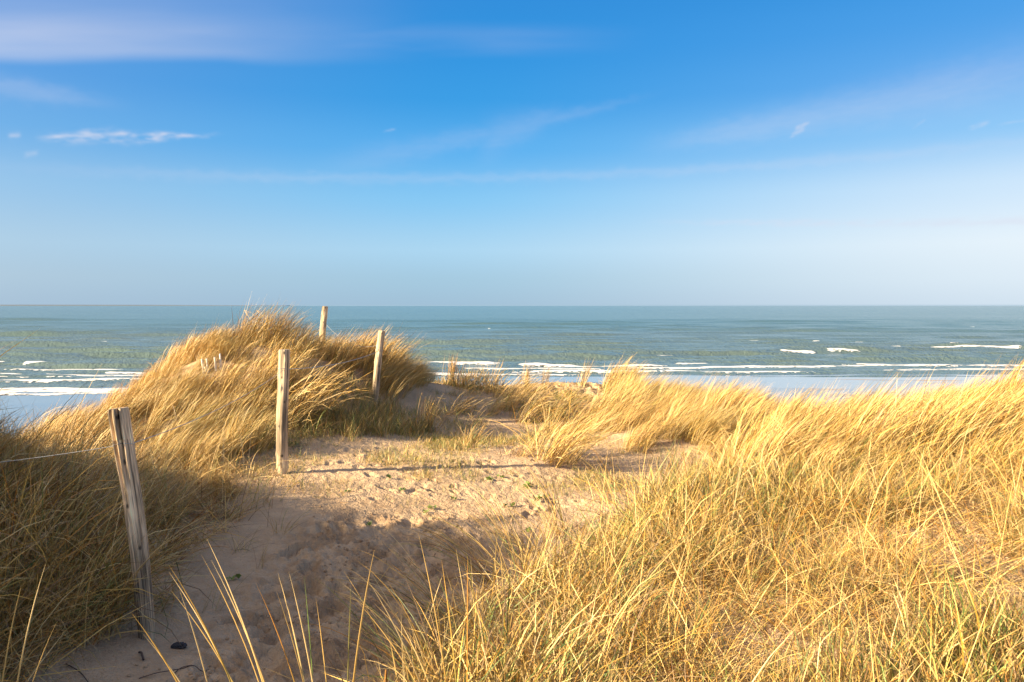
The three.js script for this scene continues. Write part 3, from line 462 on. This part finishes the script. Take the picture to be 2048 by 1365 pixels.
function wire(a, b, sag, label, rr = 0.0022) { const pts = []; for (let i = 0; i <= 14; i++) { const t = i / 14, v = a.clone().lerp(b, t); v.y -= sag * 4 * t * (1 - t); pts.push(v); } put(new THREE.Mesh(new THREE.TubeGeometry(new THREE.CatmullRomCurve3(pts), 60, rr, 5), wireMat), 'fence_wire', label, 'wire', { group: 'wire strands of the fence' }); }
wire(p1(3.4, 0.84), V(-3.55, 3.75, -0.82), 0.03, 'grey wire strand running left from the nearest post', 0.0018);
wire(p1(5.2, 0.84), p2(1.4, 0.84), 0.05, 'grey wire strand from the nearest post to the upright pale post', 0.002);
wire(p2(5.0, 0.84), p4(1.5, 0.74), 0.05, 'grey wire strand from the upright pale post to the right-leaning post', 0.0028);
wire(p3(0.3, 0.74), p4(3.6, 0.8), 0.12, 'thin slack wire strand from the farthest post to the right-leaning post', 0.0024);
// broken pale pickets half buried in the mound's grass
{
  const mat = new THREE.MeshStandardMaterial({ color: new THREE.Color().setRGB(0.72, 0.66, 0.56), roughness: 0.8, bumpMap: woodBump, bumpScale: 0.002 });
  const list = [[-3.46, 9.2, -0.88, -3.69, -0.625, 'longest pale broken picket, leaning left out of the mound grass'], [-3.53, 9.22, -0.9, -3.61, -0.615, 'second longest pale broken picket, next to the longest one'], [-3.5, 9.25, -0.86, -3.545, -0.61, 'thin pale picket tip in the middle of the row in the grass'], [-3.42, 9.3, -0.84, -3.48, -0.6, 'short pale picket tip, second from the right in the grass row'], [-3.39, 9.35, -0.82, -3.41, -0.56, 'stubby upright picket tip, rightmost of the row in the grass']];
  for (const [x0, d, h0, x1, h1, label] of list) {
    const sh = new THREE.Shape(); sh.moveTo(-0.013, 0); sh.lineTo(0.013, 0); sh.lineTo(0.011, 0.93); sh.lineTo(0.003, 1); sh.lineTo(-0.009, 0.95); sh.closePath();
    const g = new THREE.ExtrudeGeometry(sh, { depth: 0.012, bevelEnabled: true, bevelSize: 0.001, bevelThickness: 0.001, bevelSegments: 1 }), L = Math.hypot(x1 - x0, h1 - h0); g.scale(1, L, 1);
    const m = new THREE.Mesh(g, mat); m.position.copy(V(x0, d, h0)); m.rotation.z = -Math.atan2(x1 - x0, h1 - h0); m.rotation.y = -0.8; put(m, 'broken_picket', label, 'picket', { group: 'broken pickets in the mound grass' });
  }
}

// ---------------------------------------------------------------- single tussocks
const TK = {
  arch: { n: 150, L: [0.35, 0.75], w: 0.0046, spread: 0.7, tilt: [0.3, 0.95], bend: [0.5, 1.5], wild: 0.1, fan: 0.1, mix: 'gold', R: 0.22, stools: 8 },
  fan: { n: 110, R: 0.07, stools: 2, L: [0.25, 0.6], w: 0.005, spread: 1.2, tilt: [0.1, 0.7], bend: [0.1, 1.0], wild: 0.2, fan: 0.7, mix: 'mixed', kinks: 0.1 },
  upright: { n: 60, R: 0.08, stools: 3, L: [0.3, 0.6], w: 0.005, spread: 0.8, tilt: [0, 0.22], bend: [0, 0.4], wild: 0.15, mix: 'dead' },
  mat: { n: 130, R: 0.16, stools: 6, L: [0.08, 0.28], w: 0.0045, spread: 2.5, tilt: [0.3, 1.3], bend: [0, 0.7], wild: 0.6, mix: 'dead', segs: 3 },
  sparse: { n: 26, R: 0.09, stools: 3, L: [0.14, 0.42], w: 0.0038, spread: 1.6, tilt: [0.05, 0.8], bend: [0.2, 1.2], wild: 0.4, mix: 'green' },
  spill: { n: 60, R: 0.12, stools: 3, L: [0.3, 0.75], w: 0.0042, spread: 0.8, tilt: [0.35, 1.0], bend: [0.3, 1.0], wild: 0.08, mix: 'mixed', segs: 6 },
};
let tseed = 500;
function tussock(x, d, kind, size, yaw, label, over = {}) {
  const m = new THREE.Mesh(tuft(tseed++, { ...TK[kind], ...over }), grassMat); m.position.set(x, ground(x, d) + 0.005, -d); m.rotation.y = yaw; m.scale.setScalar(size);
  return put(m, 'grass_tussock', label, 'grass tussock', { group: 'separate grass tussocks' });
}
tussock(-1.12, 9.8, 'upright', 1.0, 0, 'dry upright straw tuft on the sand edge right of the leaning post', { n: 70, mix: 'mixed', spread: 1.4, tilt: [0, 0.5] });
tussock(-0.98, 9.7, 'fan', 0.72, 0.2, 'low orange tinged tuft drooping beside the dry upright straw tuft');
tussock(-0.46, 8.42, 'fan', 0.62, 0, 'small brown based tuft on the rim of the shaded hollow');
tussock(0.42, 7.75, 'arch', 0.95, -0.15, 'large wind-bent tussock arching right over the small sand hollow', { n: 270 });
tussock(0.3, 8.15, 'arch', 0.9, 0.1, 'tussock behind the large arching one, partly hidden by it', { n: 170 });
tussock(0.03, 8.05, 'mat', 1.0, 0, 'reddish brown mat of dead stalks left of the large arching tussock', { mix: 'dead' });
tussock(-0.62, 12.95, 'fan', 0.95, 0.1, 'bushy tussock on the sand crest, left of the gap to the beach', { n: 360, mix: 'dry', R: 0.3, stools: 9, L: [0.2, 0.55] });
tussock(-0.98, 13.0, 'upright', 1.05, 0, 'dark upright stalks at the left end of the sand crest', { n: 90, tilt: [0, 0.12] });
tussock(-0.3, 12.9, 'mat', 1.3, 0, 'matted straw spreading right of the bushy crest tussock', { mix: 'gold', n: 320, R: 0.3, L: [0.12, 0.4], tilt: [0.2, 1.0] });
tussock(0.22, 13.0, 'upright', 1.0, -0.2, 'thin tall straw tuft on the crest before the breaking wave', { mix: 'gold', n: 80 });
tussock(0.52, 13.1, 'upright', 0.75, -0.4, 'short dark leaning tuft beside the thin tall straw tuft', { spread: 0.3, tilt: [0.1, 0.4] });
tussock(0.02, 12.2, 'arch', 0.94, -0.1, 'topmost tussock of the patch in the middle of the hollow', { n: 200 });
tussock(0.3, 11.8, 'arch', 0.98, -0.2, 'second tussock down in the patch in the middle of the hollow', { n: 200 });
tussock(-0.12, 11.5, 'arch', 0.91, 0, 'leftmost straw tussock of the patch in the middle of the hollow', { n: 180 });
tussock(0.62, 11.2, 'arch', 0.94, -0.25, 'right middle tussock of the patch in the hollow, greener below', { n: 200, mix: 'mixed' });
tussock(0.25, 10.9, 'arch', 0.94, -0.1, 'lower middle tussock of the patch in the hollow', { n: 190, mix: 'mixed' });
tussock(0.88, 10.5, 'arch', 0.94, -0.2, 'lowest right tussock of the hollow patch, beside the shaded sand', { n: 190, mix: 'mixed' });
tussock(0.45, 10.3, 'fan', 0.78, 0, 'thin pale blades at the bottom of the hollow patch', { n: 60 });
tussock(-0.72, 10.9, 'arch', 0.86, -0.1, 'low combed tuft lying on the shaded sand left of the hollow patch', { n: 130 });
tussock(-0.5, 10.5, 'arch', 0.5, -0.1, 'small low tuft in shade just below the low combed tuft', { n: 70, mix: 'green' });
tussock(0.86, 13.6, 'mat', 0.8, 0, 'small brown scrub tuft where the path drops to the beach', { n: 80 });
tussock(1.2, 13.6, 'upright', 0.9, -0.4, 'sparse pale tuft on the crest right of the path gap', { mix: 'gold', n: 70, spread: 0.4, tilt: [0.1, 0.5] });
tussock(1.55, 13.3, 'arch', 0.66, -0.1, 'pale tuft leaning right on the crest near the right dune grass', { n: 110 });
tussock(-2.42, 8.7, 'arch', 1.30, -0.15, 'long drooping tussock just right of the upright pale post', { n: 260 });
tussock(-2.15, 8.3, 'sparse', 1.0, 0, 'few green blades at the foot of the long drooping tussock', { n: 50 });
tussock(-1.8, 6.55, 'sparse', 0.8, 0, 'thin tuft in front of the upright pale post, at the shade edge', { mix: 'mixed' });
tussock(-2.02, 5.8, 'sparse', 0.95, 0, 'sparse dark tuft on the sand between the two nearest posts', { n: 40 });
tussock(-1.92, 6.1, 'sparse', 0.9, 0.4, 'sparse shaded tuft just behind the other one between the nearest posts', { n: 36 });
tussock(-1.66, 5.6, 'sparse', 0.8, -0.3, 'lone sparse green blades standing out into the shaded path');
tussock(-1.78, 5.2, 'sparse', 0.75, 0.8, 'wispy shaded tuft at the left edge of the churned path', { n: 30, tilt: [0.4, 1.3] });
tussock(-1.42, 4.75, 'sparse', 0.6, 0.2, 'wispy dead stalks trailing beside the footprints', { n: 22, mix: 'dead', tilt: [0.5, 1.4] });
tussock(-1.58, 4.95, 'upright', 0.34, 0, 'tiny spray of orange stems on smooth shaded sand', { n: 12, mix: 'dead', spread: 3, tilt: [0.1, 0.6] });
tussock(-1.62, 4.3, 'sparse', 0.6, 0.3, 'thin dark blades leaning beside the nearest post foot', { n: 12, L: [0.3, 0.5] });
for (const [x, d, yw, sc, label] of [[0.1, 5.25, 2.6, 0.95, 'topmost spill of long blades reaching left across the shaded path'], [0.3, 5.6, 2.2, 0.9, 'upper spill of pale blades at the bend of the right grass edge'], [-0.12, 4.75, 2.9, 0.9, 'middle spill of arching blades over the shaded path'], [-0.3, 4.2, 3.1, 0.8, 'lower spill of blades bending down to the churned sand'], [-0.42, 3.6, 3.0, 0.75, 'spill of tangled blades low on the right path edge'], [0.75, 6.35, 2.0, 0.75, 'sparse blades at the grass edge beside the sunlit sand strip'], [-0.3, 3.15, 2.4, 0.8, 'straw spill at the bottom edge, right of the path']]) tussock(x, d, 'spill', sc, yw, label);
for (const [x, d, yw, sc, label] of [[-2.2, 4.15, 0.1, 0.8, 'long blades bending over the nearest post from the left'], [-2.28, 3.5, -0.5, 0.7, 'drooping blades in front of the nearest post foot'], [-2.15, 4.9, -0.3, 0.85, 'dark drooping tuft right behind the nearest post'], [-2.2, 3.1, -0.7, 0.7, 'tangled tuft at the bottom left on the smooth sand']]) tussock(x, d, 'spill', sc, yw, label, { mix: 'dry', n: 90, spread: 1.3, wild: 0.25, kinks: 0.25, w: 0.0046 });
for (const [x, d, sc, k, label] of [[-0.25, 12.35, 0.55, 'fan', 'small tuft high on the bare slope below the bushy crest tussock'], [-0.6, 12.2, 0.4, 'mat', 'low brown patch in the middle of the bare far slope'], [-0.85, 11.7, 0.5, 'sparse', 'thin green tuft on the bare slope right of the low mound'], [-0.3, 11.1, 0.6, 'arch', 'pale combed tuft at the left foot of the hollow patch'], [0.95, 11.9, 0.55, 'arch', 'small combed tuft on the upper right of the hollow patch'], [0.6, 9.6, 0.5, 'sparse', 'thin blades on the shaded sand below the hollow patch'], [-0.75, 12.75, 0.6, 'mat', 'dead stalks spread at the foot of the bushy crest tussock']]) tussock(x, d, k, sc, -0.1, label, { n: k === 'arch' ? 130 : 60 });
for (const [x, d, sc, label] of [[-3.45, 5.75, 1.05, 'tall sparse blades leaning right at the very left edge'], [-3.75, 6.6, 0.95, 'tall sparse blades on the left slope in front of the surf'], [-3.5, 7.0, 0.85, 'slender blades crossing the surf line left of the nearest post']]) tussock(x, d, 'spill', sc, 0.05, label, { n: 46, L: [0.5, 0.95], tilt: [0.2, 0.7], bend: [0.2, 0.8], spread: 0.5, mix: 'gold', R: 0.3, stools: 8 });
sward('sparse dry tufts on the far bare slope of the path', [-1.3, 1.2, 9.4, 13.2], 'fuzz', 43, { per: 16, turn: 6.28, bumps: false, size: 1.3, where: (x, d) => ss(0.4, 0.62, fbm(x * 1.4 + 14, d * 1.4, 4)) });
// single long leaves in the foreground, each a leaf one can point at
function leafSpray(x, d, leaves, label) {
  const g = new THREE.Group(); g.position.set(x, ground(x, d) - 0.02, -d); const r = rng(Math.round(x * 100 + d * 1000));
  for (const [bx, bd, tx, td, th, lo, hi, w] of leaves) {                // foot offset, tip offset and height, colours, width
    const P = [], N = [], C = [], I = [], n = 12, A = new THREE.Vector3(bx, 0, -bd), B = new THREE.Vector3(tx, th, -td), M = A.clone().lerp(B, 0.5); M.x = mix(bx, tx, 0.25); M.z = -mix(bd, td, 0.25); M.y = th * 0.58;
    const cv = new THREE.QuadraticBezierCurve3(A, M, B), side = new THREE.Vector3(), T = new THREE.Vector3(), up = new THREE.Vector3(r() - 0.5, 0.2, 1).normalize();
    for (let s = 0; s <= n; s++) {
      const t = s / n, p = cv.getPoint(t); T.copy(cv.getTangent(t)); side.crossVectors(T, up).normalize(); const nn = new THREE.Vector3().crossVectors(side, T), hw = 0.5 * w * (t < 0.8 ? 1 - 0.3 * t : (1 - t) * 3.4 + 0.08);
      for (const [sx, fold] of [[-1, 0], [0, 1], [1, 0]]) { const q = p.clone().addScaledVector(side, sx * hw).addScaledVector(nn, fold * hw * 0.7); P.push(q.x, q.y, q.z); const m = ss(0.3, 0.75, t); C.push(...PAL[lo].map((v, i) => mix(v, PAL[hi][i], m))); }
      if (s < n) { const a = s * 3; for (const k of [0, 1]) I.push(a + k, a + k + 1, a + k + 3, a + k + 1, a + k + 4, a + k + 3); }
    }
    const lg = new THREE.BufferGeometry(); lg.setAttribute('position', new THREE.Float32BufferAttribute(P, 3)); lg.setAttribute('color', new THREE.Float32BufferAttribute(C, 3)); lg.setIndex(I); lg.computeVertexNormals(); part(g, 'leaf', lg, grassMat);
  }
  put(g, 'leaf_spray', label, 'grass leaves', { group: 'long grass leaves in the foreground' });
}
leafSpray(-0.66, 2.35, [[-0.02, 0, -0.40, 0.1, 0.83, 'green', 'pale', 0.006], [0, 0.02, -0.38, 0.06, 0.79, 'green', 'straw', 0.0055], [0.02, 0, -0.29, 0.12, 0.93, 'gold', 'pale', 0.006], [0.03, 0.02, -0.27, 0.1, 0.87, 'gold', 'pale', 0.006], [0.01, 0.03, -0.28, 0.05, 0.90, 'straw', 'straw', 0.005], [-0.04, 0, -0.36, 0, 0.89, 'green', 'gold', 0.0055], [-0.12, 0, -0.44, 0.0, 0.68, 'green', 'pale', 0.005], [-0.16, 0, -0.47, 0, 0.74, 'gold', 'gold', 0.0065], [-0.18, 0.02, -0.34, 0.03, 0.80, 'straw', 'pale', 0.005]], 'spray of long leaves fanning left in the foreground');
leafSpray(-0.58, 2.42, [[0, 0, -0.15, 0.05, 0.82, 'green', 'pale', 0.006], [0.02, 0, -0.11, 0.03, 0.83, 'pale', 'pale', 0.006], [0, 0.02, -0.21, 0.02, 0.80, 'green', 'orange', 0.005], [0.05, 0, 0.15, 0.06, 0.89, 'gold', 'straw', 0.0075], [0.06, 0.02, 0.08, 0.04, 0.78, 'olive', 'olive', 0.0045], [-0.02, 0.02, -0.06, 0.02, 0.82, 'green', 'green', 0.0045], [0.03, 0.03, -0.02, 0.0, 0.76, 'olive', 'straw', 0.0045], [0.02, -0.02, -0.14, 0, 0.78, 'orange', 'straw', 0.005]], 'spray of upright and right-leaning long leaves at the bottom middle');
leafSpray(-0.18, 2.6, [[0, 0, -0.14, 0.1, 0.88, 'gold', 'straw', 0.005], [0.02, 0, -0.06, 0.1, 0.78, 'green', 'gold', 0.005], [0.03, 0.02, 0.03, 0.08, 0.80, 'gold', 'orange', 0.005], [-0.02, 0, -0.3, 0.06, 0.72, 'straw', 'pale', 0.006], [0.01, 0.01, -0.34, 0.05, 0.66, 'straw', 'straw', 0.005], [0, 0.03, -0.22, 0.1, 0.60, 'gold', 'pale', 0.005]], 'spray of long leaves on the near corner of the right grass');
leafSpray(-1.6, 2.45, [[0, 0, 0.1, 0.1, 0.78, 'gold', 'pale', 0.006], [-0.05, 0.02, 0.02, 0.1, 0.71, 'straw', 'straw', 0.005], [0.02, 0, -0.12, 0.12, 0.76, 'olive', 'gold', 0.005], [0.0, 0.02, 0.16, 0.05, 0.61, 'brown', 'straw', 0.005]], 'few long leaves at the bottom left corner');

// ---------------------------------------------------------------- small green plants, twigs and a dark lump on the sand
{
  const leafG = (() => { const P = [], I = [], n = 5; for (let s = 0; s <= n; s++) { const t = s / n, w = 0.32 * Math.sin(Math.PI * Math.min(1, 0.12 + t * 0.9)) ** 0.8, y = 0.55 * t - 0.45 * t * t; P.push(t, y, -w, t, y - 0.05, 0, t, y, w); if (s < n) { const a = s * 3; for (const k of [0, 1]) I.push(a + k, a + k + 1, a + k + 3, a + k + 1, a + k + 4, a + k + 3); } } const g = new THREE.BufferGeometry(); g.setAttribute('position', new THREE.Float32BufferAttribute(P, 3)); g.setIndex(I); g.computeVertexNormals(); return g; })();
  const mats = [[0.17, 0.24, 0.045], [0.24, 0.29, 0.06], [0.12, 0.17, 0.04]].map((c) => new THREE.MeshStandardMaterial({ color: new THREE.Color().setRGB(...c), roughness: 0.6, side: THREE.DoubleSide }));
  const r = rng(909);
  const list = [
    [0.11, 6.85, 0.085, 'brightest leafy green plant on the lit sand, left of the big tussock'], [0.24, 6.42, 0.095, 'flat wide green plant at the lower edge of the lit sand'], [-0.02, 6.25, 0.065, 'round green plant left of the flat wide one at the shade edge'], [-0.2, 7.0, 0.07, 'low green plant near the middle of the lit sand'], [-0.1, 7.12, 0.05, 'small green sprig touching the low plant in mid sand'],
    [-0.64, 6.2, 0.06, 'dark green plant at the shade boundary below the mid sand'], [-0.66, 6.1, 0.045, 'tiny green plant just below the dark one at the shade boundary'], [-1.05, 6.85, 0.06, 'green plant between the upright pale post and the mid sand'], [-0.92, 6.57, 0.05, 'small green plant below the post shadow'], [0.09, 5.68, 0.06, 'green plant in the shade beneath the long arching blades'],
    [-1.05, 5.8, 0.06, 'lone green seedling in the shaded upper path'], [-0.87, 8.7, 0.06, 'green sprig on the sand behind the fence shadow'], [-2.15, 7.95, 0.07, 'green leaves just right of the upright pale post'], [-1.65, 4.75, 0.06, 'dark leafy sprig beside the orange stems in shade'], [-0.48, 6.45, 0.05, 'green sprig left of the round plant at the shade edge'], [-1.34, 6.5, 0.045, 'tiny green sprig on sand right of the thin tuft by the post'],
  ];
  for (const [x, d, sz, label] of list) {
    const g = new THREE.Group(); g.position.set(x, ground(x, d) + 0.002, -d);
    const n = 20 + Math.floor(r() * 10), lobes = [0, 1, 2].map(() => [(r() - 0.5) * sz * 1.1, (r() - 0.5) * sz * 0.9]);
    for (let i = 0; i < n; i++) { const m = part(g, 'leaf', leafG, mats[Math.floor(r() * 3)]), s = sz * (0.2 + 0.3 * r()), [lx, lz] = lobes[i % 3]; m.scale.set(s, s, s * (0.8 + 0.5 * r())); m.rotation.set((r() - 0.5) * 0.6, r() * 6.283, 0.1 + r() * 0.9); m.position.set(lx + (r() - 0.5) * sz * 0.5, 0.002 + r() * sz * 0.25, lz + (r() - 0.5) * sz * 0.4); }
    put(g, 'leafy_plant', label, 'plant', { group: 'small green plants on the sand' });
  }
  const twigMat = new THREE.MeshStandardMaterial({ color: new THREE.Color().setRGB(0.09, 0.06, 0.045), roughness: 0.9 });
  for (const [x0, d0, x1, d1, w, label] of [[-1.62, 3.42, -1.44, 3.55, 0.0022, 'short dark twig lying on smooth sand at the bottom left'], [-1.5, 3.48, -1.36, 3.62, 0.002, 'thin dark twig right of the short one on smooth sand'], [-1.98, 3.5, -1.72, 3.28, 0.0022, 'curved dark twig at the foot of the shaded grass'], [-1.74, 3.68, -1.68, 3.6, 0.005, 'short brown stub sticking out beside the nearest post foot']]) {
    const pts = []; for (let i = 0; i <= 6; i++) { const t = i / 6, x = mix(x0, x1, t), d = mix(d0, d1, t) + 0.006 * Math.sin(t * 5); pts.push(new THREE.Vector3(x, ground(x, d) + w * 1.2 + 0.01 * Math.sin(t * 3), -d)); }
    put(new THREE.Mesh(new THREE.TubeGeometry(new THREE.CatmullRomCurve3(pts), 18, w, 6), twigMat), 'twig', label, 'twig', { group: 'twigs lying on the sand' });
  }
  const lump = new THREE.IcosahedronGeometry(1, 4), lp = lump.attributes.position; for (let i = 0; i < lp.count; i++) { const x = lp.getX(i), y = lp.getY(i), z = lp.getZ(i), f = 0.45 + 1.1 * fbm(x * 3.6 + 5, z * 3.6 + y * 2.7, 4); lp.setXYZ(i, x * f * 0.035, y * f * 0.016, z * f * 0.022); } lump.computeVertexNormals();
  const m = new THREE.Mesh(lump, new THREE.MeshStandardMaterial({ color: new THREE.Color().setRGB(0.03, 0.027, 0.03), roughness: 0.7 })); m.position.set(-1.6, ground(-1.6, 3.8) + 0.01, -3.8); put(m, 'seaweed_lump', 'small black dried lump on smooth sand by the nearest post', 'lump');
}

renderer.render(scene, camera);
